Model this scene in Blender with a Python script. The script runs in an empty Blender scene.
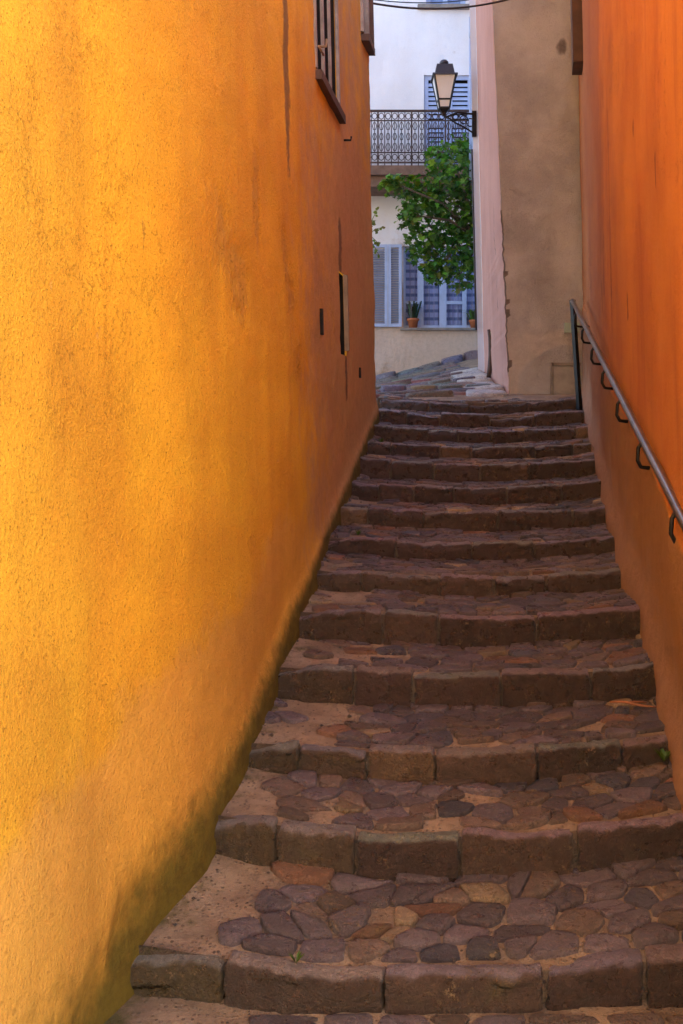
import bpy, math, random
from mathutils import Vector, noise as mn
R = math.radians
random.seed(7)
sc = bpy.context.scene
COL = sc.collection
F, HY, CX = 940.0, 419.0, 341.5            # focal length in pixels, horizon row, centre column


def X(px, d): return (px - CX) / F * d
def Z(py, d): return (HY - py) / F * d
def lerp(a, b, t): return a + (b - a) * t
def lerp3(a, b, t): return tuple(lerp(p, q, t) for p, q in zip(a, b))
def clamp(v, a=0., b=1.): return max(a, min(b, v))
def sstep(a, b, v):
    t = clamp((v - a) / (b - a)); return t * t * (3 - 2 * t)
def nz(x, y, z=0.): return mn.noise(Vector((x, y, z)))          # about -1..1


def interp(tab, v):
    if v <= tab[0][0]:
        (a, p), (b, q) = tab[0], tab[1]
        return p + (q - p) * (v - a) / (b - a)
    for (a, p), (b, q) in zip(tab, tab[1:]):
        if v <= b: return p + (q - p) * (v - a) / (b - a)
    (a, p), (b, q) = tab[-2], tab[-1]
    return q + (q - p) * (v - b) / (b - a)


# ------------------------------------------------------------------ mesh collector
class MB:
    def __init__(s):
        s.v = []; s.f = []; s.c = []; s.a = {}; s.sm = []
    def vert(s, p, col=None, **at):
        s.v.append(tuple(p)); s.c.append(col)
        i = len(s.v) - 1
        for k, val in at.items(): s.a.setdefault(k, {})[i] = val
        return i
    def face(s, ids, smooth=False):
        s.f.append(tuple(ids)); s.sm.append(smooth)
    def box(s, a, b, col=None, M=None):
        (x0, y0, z0), (x1, y1, z1) = a, b
        ps = [Vector((x, y, z)) for z in (z0, z1) for y in (y0, y1) for x in (x0, x1)]
        if M: ps = [M @ p for p in ps]
        i = [s.vert(p, col) for p in ps]
        for q in ((0, 2, 3, 1), (4, 5, 7, 6), (0, 1, 5, 4), (2, 6, 7, 3), (0, 4, 6, 2), (1, 3, 7, 5)):
            s.face([i[k] for k in q])
    def obox(s, p0, p1, w, h, up=Vector((0, 0, 1)), col=None):
        """a bar from p0 to p1, w wide, h high"""
        p0 = Vector(p0); p1 = Vector(p1)
        d = (p1 - p0).normalized(); sd = d.cross(up)
        if sd.length < 1e-4: sd = d.cross(Vector((0, 1, 0)))
        sd.normalize(); u = sd.cross(d).normalized()
        i = []
        for p in (p0, p1):
            for (a, b) in ((-1, -1), (1, -1), (1, 1), (-1, 1)):
                i.append(s.vert(p + sd * a * w / 2 + u * b * h / 2, col))
        s.face(i[3::-1]); s.face(i[4:])
        for k in range(4): s.face((i[k], i[(k + 1) % 4], i[4 + (k + 1) % 4], i[4 + k]))
    def tube(s, pts, rad, n=8, col=None, cap=True):
        pts = [Vector(p) for p in pts]; rings = []
        rr = rad if isinstance(rad, (list, tuple)) else [rad] * len(pts)
        ref = None
        for k, p in enumerate(pts):
            d = (pts[min(k + 1, len(pts) - 1)] - pts[max(k - 1, 0)]).normalized()
            if ref is None:
                ref = d.cross(Vector((0, 0, 1)))
                if ref.length < .05: ref = d.cross(Vector((0, 1, 0)))
            u = (ref - d * ref.dot(d)).normalized(); w = d.cross(u); ref = u
            rings.append([s.vert(p + (u * math.cos(t) + w * math.sin(t)) * rr[k], col)
                          for t in [2 * math.pi * j / n for j in range(n)]])
        for a, b in zip(rings, rings[1:]):
            for j in range(n): s.face((a[j], a[(j + 1) % n], b[(j + 1) % n], b[j]), True)
        if cap: s.face(rings[0][::-1]); s.face(rings[-1])
    def lathe(s, prof, n=14, o=(0, 0, 0), col=None, sq=False):
        rings = []
        for r, z in prof:
            ring = []
            for j in range(n):
                t = 2 * math.pi * (j + (.5 if sq else 0)) / n
                k = math.sqrt(2) if sq else 1
                ring.append(s.vert((o[0] + r * k * math.cos(t), o[1] + r * k * math.sin(t), o[2] + z), col))
            rings.append(ring)
        for a, b in zip(rings, rings[1:]):
            for j in range(n): s.face((a[j], a[(j + 1) % n], b[(j + 1) % n], b[j]), not sq)
        s.face(rings[0][::-1]); s.face(rings[-1])
    def rbox(s, fn, nx, ny, nzz, r, size, col=None):
        """rounded box sampled on its surface; fn maps local (0..sx,0..sy,0..sz) to the world"""
        sx, sy, sz = size; idx = {}
        def P(i, j, k):
            if (i, j, k) in idx: return idx[i, j, k]
            p = [i / nx * sx, j / ny * sy, k / nzz * sz]
            c = [min(max(p[a], r), size[a] - r) for a in range(3)]
            d = Vector([p[a] - c[a] for a in range(3)])
            if d.length > 1e-9: d = d.normalized() * min(r, d.length)
            q = fn(c[0] + d.x, c[1] + d.y, c[2] + d.z)
            idx[i, j, k] = s.vert(q, col(*p) if callable(col) else col); return idx[i, j, k]
        for i in range(nx):
            for j in range(ny):
                s.face((P(i, j, 0), P(i, j + 1, 0), P(i + 1, j + 1, 0), P(i + 1, j, 0)), True)
                s.face((P(i, j, nzz), P(i + 1, j, nzz), P(i + 1, j + 1, nzz), P(i, j + 1, nzz)), True)
        for i in range(nx):
            for k in range(nzz):
                s.face((P(i, 0, k), P(i + 1, 0, k), P(i + 1, 0, k + 1), P(i, 0, k + 1)), True)
                s.face((P(i, ny, k), P(i, ny, k + 1), P(i + 1, ny, k + 1), P(i + 1, ny, k)), True)
        for j in range(ny):
            for k in range(nzz):
                s.face((P(0, j, k), P(0, j, k + 1), P(0, j + 1, k + 1), P(0, j + 1, k)), True)
                s.face((P(nx, j, k), P(nx, j + 1, k), P(nx, j + 1, k + 1), P(nx, j, k + 1)), True)
    def build(s, name, mat, parent=None):
        o3 = Vector(parent_world(parent)) if parent else Vector((0, 0, 0))
        me = bpy.data.meshes.new(name)
        me.from_pydata([tuple(Vector(p) - o3) for p in s.v], [], s.f); me.validate(clean_customdata=False)
        if len(me.polygons) == len(s.sm): me.polygons.foreach_set('use_smooth', s.sm)
        if any(c is not None for c in s.c):
            ca = me.color_attributes.new('Col', 'FLOAT_COLOR', 'POINT')
            buf = []
            for c in s.c: buf += list(c if c else (.3, .3, .3)) + [1.]
            ca.data.foreach_set('color', buf)
        for k, dct in s.a.items():
            at = me.attributes.new(k, 'FLOAT', 'POINT')
            at.data.foreach_set('value', [dct.get(i, 0.) for i in range(len(s.v))])
        me.materials.append(mat)
        ob = bpy.data.objects.new(name, me); COL.objects.link(ob)
        if parent: ob.parent = parent
        return ob


def parent_world(p):
    v = Vector((0, 0, 0))
    while p: v += p.location; p = p.parent
    return v


def tag(o, label=None, cat=None, group=None, kind=None):
    for k, v in (('label', label), ('category', cat), ('group', group), ('kind', kind)):
        if v: o[k] = v
    return o
def thing(name, loc, label=None, cat=None, group=None, kind=None):
    o = bpy.data.objects.new(name, None); COL.objects.link(o); o.location = loc
    return tag(o, label, cat, group, kind)


# ------------------------------------------------------------------ materials
class NT:
    def __init__(s, name):
        s.m = bpy.data.materials.new(name); s.m.use_nodes = True
        s.t = s.m.node_tree; s.b = s.t.nodes['Principled BSDF']
        s.co = s.t.nodes.new('ShaderNodeTexCoord').outputs['Object']
    def node(s, ty, **kw):
        n = s.t.nodes.new(ty)
        for k, v in kw.items(): setattr(n, k, v)
        return n
    def put(s, sock, v):
        if isinstance(v, bpy.types.NodeSocket): s.t.links.new(v, sock)
        elif isinstance(v, (tuple, list)) and len(v) == 3 and sock.type == 'RGBA': sock.default_value = (*v, 1)
        else: sock.default_value = v
    def noise(s, scale, detail=4, rough=.55, stretch=None, w=0.):
        co = s.co
        if stretch:
            mp = s.node('ShaderNodeMapping'); s.t.links.new(co, mp.inputs['Vector'])
            mp.inputs['Scale'].default_value = stretch; mp.inputs['Location'].default_value = (w, w, w); co = mp.outputs[0]
        n = s.node('ShaderNodeTexNoise'); s.t.links.new(co, n.inputs['Vector'])
        n.inputs['Scale'].default_value = scale; n.inputs['Detail'].default_value = detail
        n.inputs['Roughness'].default_value = rough
        return n.outputs['Fac']
    def voro(s, scale, feature='F1', rnd=1.):
        n = s.node('ShaderNodeTexVoronoi', feature=feature); s.t.links.new(s.co, n.inputs['Vector'])
        n.inputs['Scale'].default_value = scale; n.inputs['Randomness'].default_value = rnd
        return n.outputs['Distance']
    def rng(s, v, a, b, c=0., d=1.):
        n = s.node('ShaderNodeMapRange'); n.interpolation_type = 'SMOOTHSTEP'
        s.put(n.inputs['Value'], v)
        for k, q in zip(('From Min', 'From Max', 'To Min', 'To Max'), (a, b, c, d)): n.inputs[k].default_value = q
        return n.outputs[0]
    def math(s, op, a, b=0.):
        n = s.node('ShaderNodeMath', operation=op); s.put(n.inputs[0], a); s.put(n.inputs[1], b); return n.outputs[0]
    def mix(s, f, a, b, blend='MIX'):
        n = s.node('ShaderNodeMix', data_type='RGBA', blend_type=blend)
        s.put(n.inputs['Factor'], f); s.put(n.inputs['A'], a); s.put(n.inputs['B'], b)
        return n.outputs['Result']
    def attr(s, name, col=False):
        n = s.node('ShaderNodeAttribute', attribute_name=name)
        return n.outputs['Color' if col else 'Fac']
    def bump(s, h, strength=.5, dist=.01, prev=None):
        n = s.node('ShaderNodeBump'); s.put(n.inputs['Height'], h)
        n.inputs['Strength'].default_value = strength; n.inputs['Distance'].default_value = dist
        if prev: s.t.links.new(prev, n.inputs['Normal'])
        return n.outputs[0]
    def fin(s, col, rough=.8, bump=None, metal=0., spec=.5):
        s.put(s.b.inputs['Base Color'], col); s.put(s.b.inputs['Roughness'], rough)
        s.b.inputs['Metallic'].default_value = metal; s.b.inputs['Specular IOR Level'].default_value = spec
        if bump: s.t.links.new(bump, s.b.inputs['Normal'])
        return s.m


def stucco(name, base, alt, deep, masks=(), speck=.5, grain=1., streak=.5, big=.8, age=1.):
    """rendered wall: two tones in soft clouds, run-down streaks, pits and grains, plus stains and painted shade held in vertex masks"""
    n = NT(name)
    c = n.mix(n.rng(n.noise(big, 5, .6), .35, .68), base, alt)
    st = n.rng(n.noise(2.6, 4, .6, (1, 1, .13)), .45, .75, 0, streak)
    c = n.mix(st, c, deep)
    c = n.mix(n.rng(n.noise(9, 5, .7), .5, .8, 0, .45), c, alt)
    gr = n.noise(170, 2, .6)
    pits = n.rng(n.noise(120, 3, .8), .56, .72, 0, speck)
    c = n.mix(pits, c, tuple(x * .45 for x in deep))
    crk = n.math('ABSOLUTE', n.math('SUBTRACT', n.noise(1.9, 7, .68, (1, 1, .8), 4.), .5))
    crk = n.math('MULTIPLY', n.rng(crk, .0028, .0006), n.rng(n.noise(.9, 2, .5, (1, 1, 1), 9.), .52, .6))
    c = n.mix(n.math('MULTIPLY', crk, .55 * age), c, tuple(x * .35 for x in deep))
    chip = n.rng(n.noise(13, 6, .7, (1, 1, .7), 2.), .67, .70, 0, .55 * age)
    c = n.mix(chip, c, tuple(.5 * x + .5 * y for x, y in zip(alt, (.62, .42, .26))))
    c = n.mix(n.rng(gr, .5, .72, 0, .5 * speck), c, tuple(min(1, x * 1.25) for x in base))
    h = n.math('ADD', n.math('MULTIPLY', gr, .35 * grain), n.math('MULTIPLY', n.noise(60, 4, .7), .8 * grain))
    h = n.math('MULTIPLY', h, n.rng(n.noise(1.7, 3, .6), .3, .65, .45, 1.25))
    h = n.math('SUBTRACT', h, n.math('MULTIPLY', pits, .5))
    h = n.math('SUBTRACT', h, n.math('ADD', n.math('MULTIPLY', crk, age), n.math('MULTIPLY', chip, .6)))
    for (at, mc, sc_, amp, op) in masks:
        a = n.math('ADD', n.attr(at), n.math('MULTIPLY', n.math('SUBTRACT', n.noise(sc_, 6, .65), .5), amp))
        m = n.rng(a, .30 if at != 'moss' else .08, .70 if at != 'moss' else .95, 0, op)
        mcv = n.mix(n.rng(n.noise(14, 5, .7), .35, .7), mc, tuple(x * (.55 if at in ('moss', 'streak') else .84) for x in mc))
        c = n.mix(m, c, mcv)
        h = n.math('ADD', h, n.math('MULTIPLY', m, -.25 if at != 'moss' else .3))
        if at == 'peel': c = n.mix(n.math('MULTIPLY', m, n.rng(n.noise(38, 4, .8), .54, .66, 0, .8)), c, tuple(x * .4 for x in deep))
        if at in ('peel', 'plinth', 'moss'): h = n.math('ADD', h, n.math('MULTIPLY', m, n.math('MULTIPLY', n.noise(32, 6, .8), 2.4)))
    b = n.bump(n.noise(7, 4, .6), .35, .03)
    b = n.bump(h, .85, .014, b)
    return n.fin(c, .88, b, spec=.25)


def plain(name, col, rough=.6, var=.3, metal=0., bscale=60, bst=.2, spec=.4):
    n = NT(name)
    c = n.mix(n.rng(n.noise(6, 5, .65), .35, .7), col, tuple(x * (1 - var) for x in col))
    return n.fin(c, rough, n.bump(n.noise(bscale, 4), bst, .004), metal, spec)


def stone_mat():
    n = NT('cobble_stone')
    c = n.attr('Col', True)
    c = n.mix(n.rng(n.noise(11, 6, .7), .3, .75, 0, .7), c, n.mix(1., c, (.55, .50, .50), 'MULTIPLY'))
    c = n.mix(n.rng(n.noise(55, 5, .8), .50, .70, 0, .75), c, n.mix(1., c, (2.3, 2.05, 1.8), 'MULTIPLY'))
    c = n.mix(n.rng(n.noise(85, 3, .8), .40, .33, 0, .8), c, (.018, .013, .012))
    c = n.mix(n.rng(n.noise(3.2, 5, .7), .58, .74, 0, .4), c, (.10, .085, .03))
    crust = n.math('MULTIPLY', n.rng(n.noise(40, 5, .8), .55, .62), n.rng(n.noise(4.3, 3, .6), .54, .66, 0, .85))
    c = n.mix(crust, c, (.36, .25, .15))
    h = n.math('ADD', n.noise(26, 7, .8), n.math('MULTIPLY', n.noise(110, 3, .7), .6))
    h = n.math('ADD', h, n.math('MULTIPLY', crust, .35))
    b = n.bump(n.noise(9, 5, .65), .7, .035); b = n.bump(h, 1., .022, b)
    return n.fin(c, n.rng(n.noise(15, 4), .3, .7, .22, .48), b, spec=.8)


def mortar_mat():
    n = NT('sandy_mortar')
    c = n.mix(n.rng(n.noise(3.5, 6, .65), .35, .65), (.44, .32, .225), (.25, .175, .125))
    c = n.mix(n.rng(n.noise(26, 6, .75), .5, .7, 0, .5), c, (.14, .10, .08))
    v = n.node('ShaderNodeTexVoronoi'); n.t.links.new(n.co, v.inputs['Vector']); v.inputs['Scale'].default_value = 62
    sx = n.node('ShaderNodeSeparateColor'); n.t.links.new(v.outputs['Color'], sx.inputs[0])
    peb = n.math('MULTIPLY', n.rng(v.outputs['Distance'], .42, .28), n.rng(sx.outputs[0], .55, .6))
    pc = n.mix(sx.outputs[1], (.07, .05, .05), (.44, .33, .25))
    c = n.mix(n.math('MULTIPLY', peb, .8), c, pc)
    c = n.mix(n.math('MULTIPLY', n.attr('grime'), .75), c, (.105, .075, .058))  # mortar darker on the riser rows
    mo = n.math('ADD', n.attr('moss'), n.math('MULTIPLY', n.math('SUBTRACT', n.noise(6, 6, .7), .5), 1.3))
    c = n.mix(n.rng(mo, .45, .75, 0, .85), c, (.085, .078, .018))
    h = n.math('ADD', n.noise(30, 6, .8), n.math('MULTIPLY', n.noise(140, 2, .6), .5))
    h = n.math('ADD', h, n.math('MULTIPLY', peb, .6))
    return n.fin(c, .9, n.bump(h, 1., .02), spec=.3)


def leaf_mat():
    n = NT('leaf')
    c = n.attr('Col', True)
    m = n.fin(c, .42, None, spec=.45)
    n.b.inputs['Transmission Weight'].default_value = 0
    tr = n.node('ShaderNodeBsdfTranslucent'); n.put(tr.inputs['Color'], n.mix(1., c, (1.6, 1.7, .6), 'MULTIPLY'))
    mx = n.node('ShaderNodeMixShader'); mx.inputs[0].default_value = .3
    n.t.links.new(n.b.outputs[0], mx.inputs[1]); n.t.links.new(tr.outputs[0], mx.inputs[2])
    n.t.links.new(mx.outputs[0], n.t.nodes['Material Output'].inputs[0])
    return m


def lace_mat():
    n = NT('striped_curtain')
    sx = n.node('ShaderNodeSeparateXYZ'); n.t.links.new(n.co, sx.inputs[0])
    w = n.math('SINE', n.math('MULTIPLY', sx.outputs[2], 42.)); v = n.math('SINE', n.math('MULTIPLY', sx.outputs[0], 70.))
    c = n.mix(n.rng(w, .1, .6), (.40, .45, .72), (.15, .20, .40))
    c = n.mix(n.rng(v, .2, 1., 0, .5), c, (.25, .25, .45))
    return n.fin(c, .9, n.bump(n.noise(40), .3, .005))


M = {}
M['ochre'] = stucco('ochre_render', (.82, .45, .030), (.73, .34, .026), (.54, .20, .02),
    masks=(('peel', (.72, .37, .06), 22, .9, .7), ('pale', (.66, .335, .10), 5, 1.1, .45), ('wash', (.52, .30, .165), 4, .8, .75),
           ('streak', (.12, .07, .05), 24, .9, .75), ('moss', (.12, .105, .014), 11, .8, .9)), speck=.9, streak=.32, grain=1.6, age=.55)
M['orange'] = stucco('orange_render', (.62, .235, .052), (.55, .18, .042), (.42, .115, .038),
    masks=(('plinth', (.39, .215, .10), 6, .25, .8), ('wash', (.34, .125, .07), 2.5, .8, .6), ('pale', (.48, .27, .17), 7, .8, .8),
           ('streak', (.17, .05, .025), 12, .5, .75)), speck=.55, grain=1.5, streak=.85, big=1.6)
M['grey'] = stucco('grey_render', (.45, .435, .46), (.31, .295, .315), (.27, .255, .27),
    masks=(('pale', (.52, .47, .45), 5, .8, .8), ('streak', (.10, .075, .07), 8, .7, .8)), speck=.6, grain=1.5, streak=.4, big=1.4, age=.3)
M['pink'] = stucco('pink_render', (.52, .29, .24), (.46, .25, .21), (.4, .21, .17),
    masks=(('streak', (.14, .09, .08), 14, .7, .9),), speck=.3, grain=.8, streak=.45, age=.4)
M['white'] = stucco('white_render', (.78, .77, .80), (.74, .71, .72), (.64, .62, .66),
    masks=(('stain', (.58, .45, .36), 3.2, 1.3, .95), ('dirt', (.36, .26, .18), 4, 2.0, .75)), speck=.3, grain=.9, streak=.25, age=0.)
M['pale'] = stucco('pale_blue_render', (.60, .67, .84), (.54, .61, .78), (.48, .54, .7), speck=.15, grain=.4, streak=.25, age=0.)
M['cream'] = stucco('cream_render', (.82, .70, .50), (.78, .64, .43), (.7, .55, .36), speck=.2, grain=.4, streak=.2)
M['stone'] = stone_mat(); M['mortar'] = mortar_mat(); M['leaf'] = leaf_mat(); M['lace'] = lace_mat()
M['ground'] = plain('pale_paving', (.36, .30, .24), .85, .3, bscale=30, bst=.5)
M['tile'] = plain('clay_roof_tile', (.42, .20, .12), .8, .4, bscale=14, bst=.8)
M['brown'] = plain('brown_paint', (.085, .045, .032), .6, .4)
M['dark'] = plain('hole_shade', (.016, .013, .012), .9, .3)  # near-black painted as the shade inside openings
M['greyp'] = plain('weathered_grey_paint', (.36, .33, .31), .6, .4)
M['beige'] = plain('beige_wood', (.30, .23, .16), .7, .35)
M['iron'] = plain('black_iron', (.022, .021, .024), .42, .4, .6)
M['iron2'] = plain('rusty_iron', (.075, .045, .038), .6, .5, .2)
M['steel'] = plain('worn_steel_rail', (.28, .25, .235), .30, .35, .85, 40, .12)
M['blue'] = plain('pale_blue_paint', (.40, .49, .72), .55, .15)
M['blue2'] = plain('blue_paint', (.22, .31, .55), .55, .2)
M['bluegrey'] = plain('shutter_slats', (.27, .29, .38), .6, .2)
M['terra'] = plain('terracotta', (.42, .13, .05), .8, .3)
M['slate'] = plain('grey_cement', (.25, .22, .20), .85, .35)
M['hatch'] = plain('grey_hatch_panel', (.34, .32, .32), .7, .3)
M['plaque'] = plain('pale_green_plate', (.32, .42, .39), .4, .1)
M['wire'] = plain('black_wire', (.03, .03, .035), .6, .1)
M['zinc'] = plain('blue_grey_zinc', (.20, .25, .36), .45, .3, .3)
M['navy'] = plain('dark_navy_paint', (.035, .04, .065), .4, .3)
M['twig'] = plain('dry_stem', (.34, .13, .06), .8, .4)
M['plank'] = plain('balcony_slab', (.20, .12, .085), .85, .4)
g = NT('frosted_glass'); M['frost'] = g.fin((.78, .77, .78), .35, None, spec=.5)
g.b.inputs['Transmission Weight'].default_value = .35
g = NT('window_glass'); M['glass'] = g.fin((.9, .93, .97), .06, None, spec=.5); g.b.inputs['Transmission Weight'].default_value = 1.
g.b.inputs['IOR'].default_value = 1.1

# ------------------------------------------------------------------ alley walls as functions
LT = [(.5, -1.12), (2.0, -.86), (2.9, -.735), (3.55, -.545), (4.05, -.45), (4.65, -.354), (5.2, -.268), (5.8, -.194), (6.3, -.13),
      (6.85, -.047), (7.35, .04), (7.85, .113), (8.3, .185), (8.75, .265), (9.3, .36)]
RT = [(1.0, .86), (2.2, 1.08), (3.55, 1.33), (4.05, 1.42), (4.65, 1.55), (5.2, 1.66), (5.8, 1.74), (6.3, 1.83), (6.85, 1.93), (7.35, 2.03),
      (7.85, 2.13), (8.3, 2.21), (8.75, 2.30), (9.2, 2.39), (10.4, 2.64)]
D = [3.0, 3.55, 4.05, 4.65, 5.2, 5.75, 6.3, 6.85, 7.35, 7.82, 8.3, 8.75, 9.2, 9.62]
LIP = [966, 828, 746, 669, 613, 573, 540, 510, 485, 463, 446, 430, 415, 401]
ZK = [Z(y, d) - (.028 if k < 4 else .016 if k < 9 else .004) for k, (y, d) in enumerate(zip(LIP, D))]
GZ = -1.90
BT = [(-5., GZ), (2.95, GZ)] + [(d, z) for d, z in zip(D, ZK)] + [(11., .36)]
def base_z(y): return interp(BT, y)
def Lx(y, z): return interp(LT, y) - .024 * (z - base_z(y))
def Rx(y, z): return interp(RT, y) + .055 - .022 * (z - base_z(y))

# ------------------------------------------------------------------ stairs
def stone_col():
    r = random.random(); k = random.uniform(.65, 1.4)
    if r < .56: c = (.125, .098, .118)
    elif r < .80: c = (.15, .105, .09)
    elif r < .90: c = (.085, .08, .11)
    elif r < .96: c = (.22, .115, .075)
    else: c = (.30, .22, .15)
    return tuple(v * k * 1.12 for v in c)
def edge_col():
    r = random.random(); k = random.uniform(.8, 1.2)
    if r < .72: c = (.060, .035, .030)
    elif r < .90: c = (.082, .05, .038)
    else: c = (.16, .10, .06)
    return tuple(v * k for v in c)


def clip(poly, nx, ny, c):
    out = []
    for i, p in enumerate(poly):
        q = poly[(i + 1) % len(poly)]
        a = nx * p[0] + ny * p[1] - c; b = nx * q[0] + ny * q[1] - c
        if a <= 0: out.append(p)
        if a * b < 0:
            t = a / (a - b); out.append((p[0] + (q[0] - p[0]) * t, p[1] + (q[1] - p[1]) * t))
    return out


def cells(u0, u1, v0, v1, su, sv):
    pts = []; row = 0; v = v0 + sv * .45
    while v < v1 + sv * .1:
        u = u0 + random.uniform(-.5, .5) * su
        while u < u1 + su * .5:
            pts.append((u + random.uniform(-.45, .45) * su, v + random.uniform(-.45, .45) * sv)); u += su * random.uniform(.5, 1.45)
        v += sv; row += 1
    ans = su / sv; out = []
    for i, p in enumerate(pts):
        poly = [(u0, v0), (u1, v0), (u1, v1), (u0, v1)]
        for j, q in enumerate(pts):
            if i == j or abs(p[0] - q[0]) > su * 3 or abs(p[1] - q[1]) > sv * 3: continue
            dx, dy = q[0] - p[0], (q[1] - p[1]) * ans
            mx, my = (p[0] + q[0]) / 2, (p[1] + q[1]) / 2
            nx, ny = dx, dy * ans
            poly = clip(poly, nx, ny, nx * mx + ny * my)
            if len(poly) < 3: break
        if len(poly) >= 3: out.append(poly)
    return out


def cobble(mb, poly, gap, fn, col, hgt=.012, jag=.15):
    cx = sum(p[0] for p in poly) / len(poly); cy = sum(p[1] for p in poly) / len(poly)
    area = abs(sum(p[0] * q[1] - q[0] * p[1] for p, q in zip(poly, poly[1:] + poly[:1]))) / 2
    if area < .0022: return
    sg = 1 - gap / math.sqrt(area)
    P = [(cx + (p[0] - cx) * sg, cy + (p[1] - cy) * sg) for p in poly]
    for k in range(1 if random.random() < .5 else 2):
        Q = []
        for a, b in zip(P, P[1:] + P[:1]):
            w = .25 if k else .17
            Q += [(lerp(a[0], b[0], w), lerp(a[1], b[1], w)), (lerp(a[0], b[0], 1 - w), lerp(a[1], b[1], 1 - w))]
        P = Q
    s0 = random.random() * 50; P2 = []
    for (x, y) in P:
        k = 1 + jag * nz(x * 18 + s0, y * 18) + jag * .4 * nz(x * 50 + s0, y * 50)
        P2.append((cx + (x - cx) * k, cy + (y - cy) * k))
    tilt = (random.uniform(-.05, .05), random.uniform(-.05, .05)); h = hgt * random.uniform(.5, 1.3)
    def ring(k, dz):
        ids = []
        for (x, y) in P2:
            px, py = cx + (x - cx) * k, cy + (y - cy) * k
            X3 = fn(px, py)
            ids.append(mb.vert((X3[0], X3[1], X3[2] + dz + (px - cx) * tilt[0] + (py - cy) * tilt[1]), col))
        return ids
    rs = [ring(1.02, -.03), ring(1., h * .55), ring(.95, h * .95), ring(.72, h)]
    for a, b in zip(rs, rs[1:]):
        for j in range(len(a)): mb.face((a[j], a[(j + 1) % len(a)], b[(j + 1) % len(a)], b[j]), True)
    c = fn(cx, cy); ci = mb.vert((c[0], c[1], c[2] + h * 1.03), col)
    for j in range(len(rs[-1])): mb.face((rs[-1][j], rs[-1][(j + 1) % len(rs[-1])], ci), True)


stairs = thing('stairway', (0, 3.0, GZ), 'worn cobbled stairway climbing the alley between the ochre and orange walls', 'stairway', kind='structure')
BOW = [.10, .12, .10, .10, .10, .12, .14, .14, .14, .14, .14, .14, .14, .14]
SAG = [.045, .05, .04, .035, .035, .04, .045, .05, .055, .055, .06, .06, .065, .075]
SKEW = [random.uniform(-.03, .03) for _ in D]
def par(t): return 4 * t * (1 - t)
def lip_y(k, t):
    if k >= len(D): return D[-1] + .5
    return D[k] + BOW[k] * (1 - par(t)) + SKEW[k] * (t - .5) + .02 * nz(t * 5 + k * 4, k * 1.7)
def lip_z(k, t):
    if k < 0: return GZ
    k = min(k, len(D) - 1)
    return ZK[k] + SAG[k] * (1 - par(t)) * .9 + .014 * nz(t * 4 + k * 9, k * 3.1) + .006 * nz(t * 13 + k * 5, k * 7.7)
def tx(t, y, z):
    b = base_z(y)
    return lerp(Lx(y, b) - .07, Rx(y, b) + .07, t)
def tread_z(k, t, y):
    f = clamp((y - lip_y(k, t)) / max(.1, lip_y(k + 1, t) - lip_y(k, t)))
    rise = (.055 if k == 0 else .02) + .02 * sstep(.75, 1, abs(t - .5) * 2)
    x = tx(t, y, 0)
    return lip_z(k, t) - .020 + rise * f - .025 * sstep(.15, .0, t) * (1 - f) * (k < 7) + .012 * nz(x * 3, y * 3, k) + .005 * nz(x * 11, y * 11, k)
W = 2.12
def top_paler(dep, base):  # paler on top, darker in front and towards the foot
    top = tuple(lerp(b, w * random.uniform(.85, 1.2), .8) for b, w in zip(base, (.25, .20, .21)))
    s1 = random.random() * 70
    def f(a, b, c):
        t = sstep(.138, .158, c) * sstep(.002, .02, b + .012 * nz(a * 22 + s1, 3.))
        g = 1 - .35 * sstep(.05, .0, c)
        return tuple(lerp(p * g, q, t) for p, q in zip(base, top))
    return f
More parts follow.
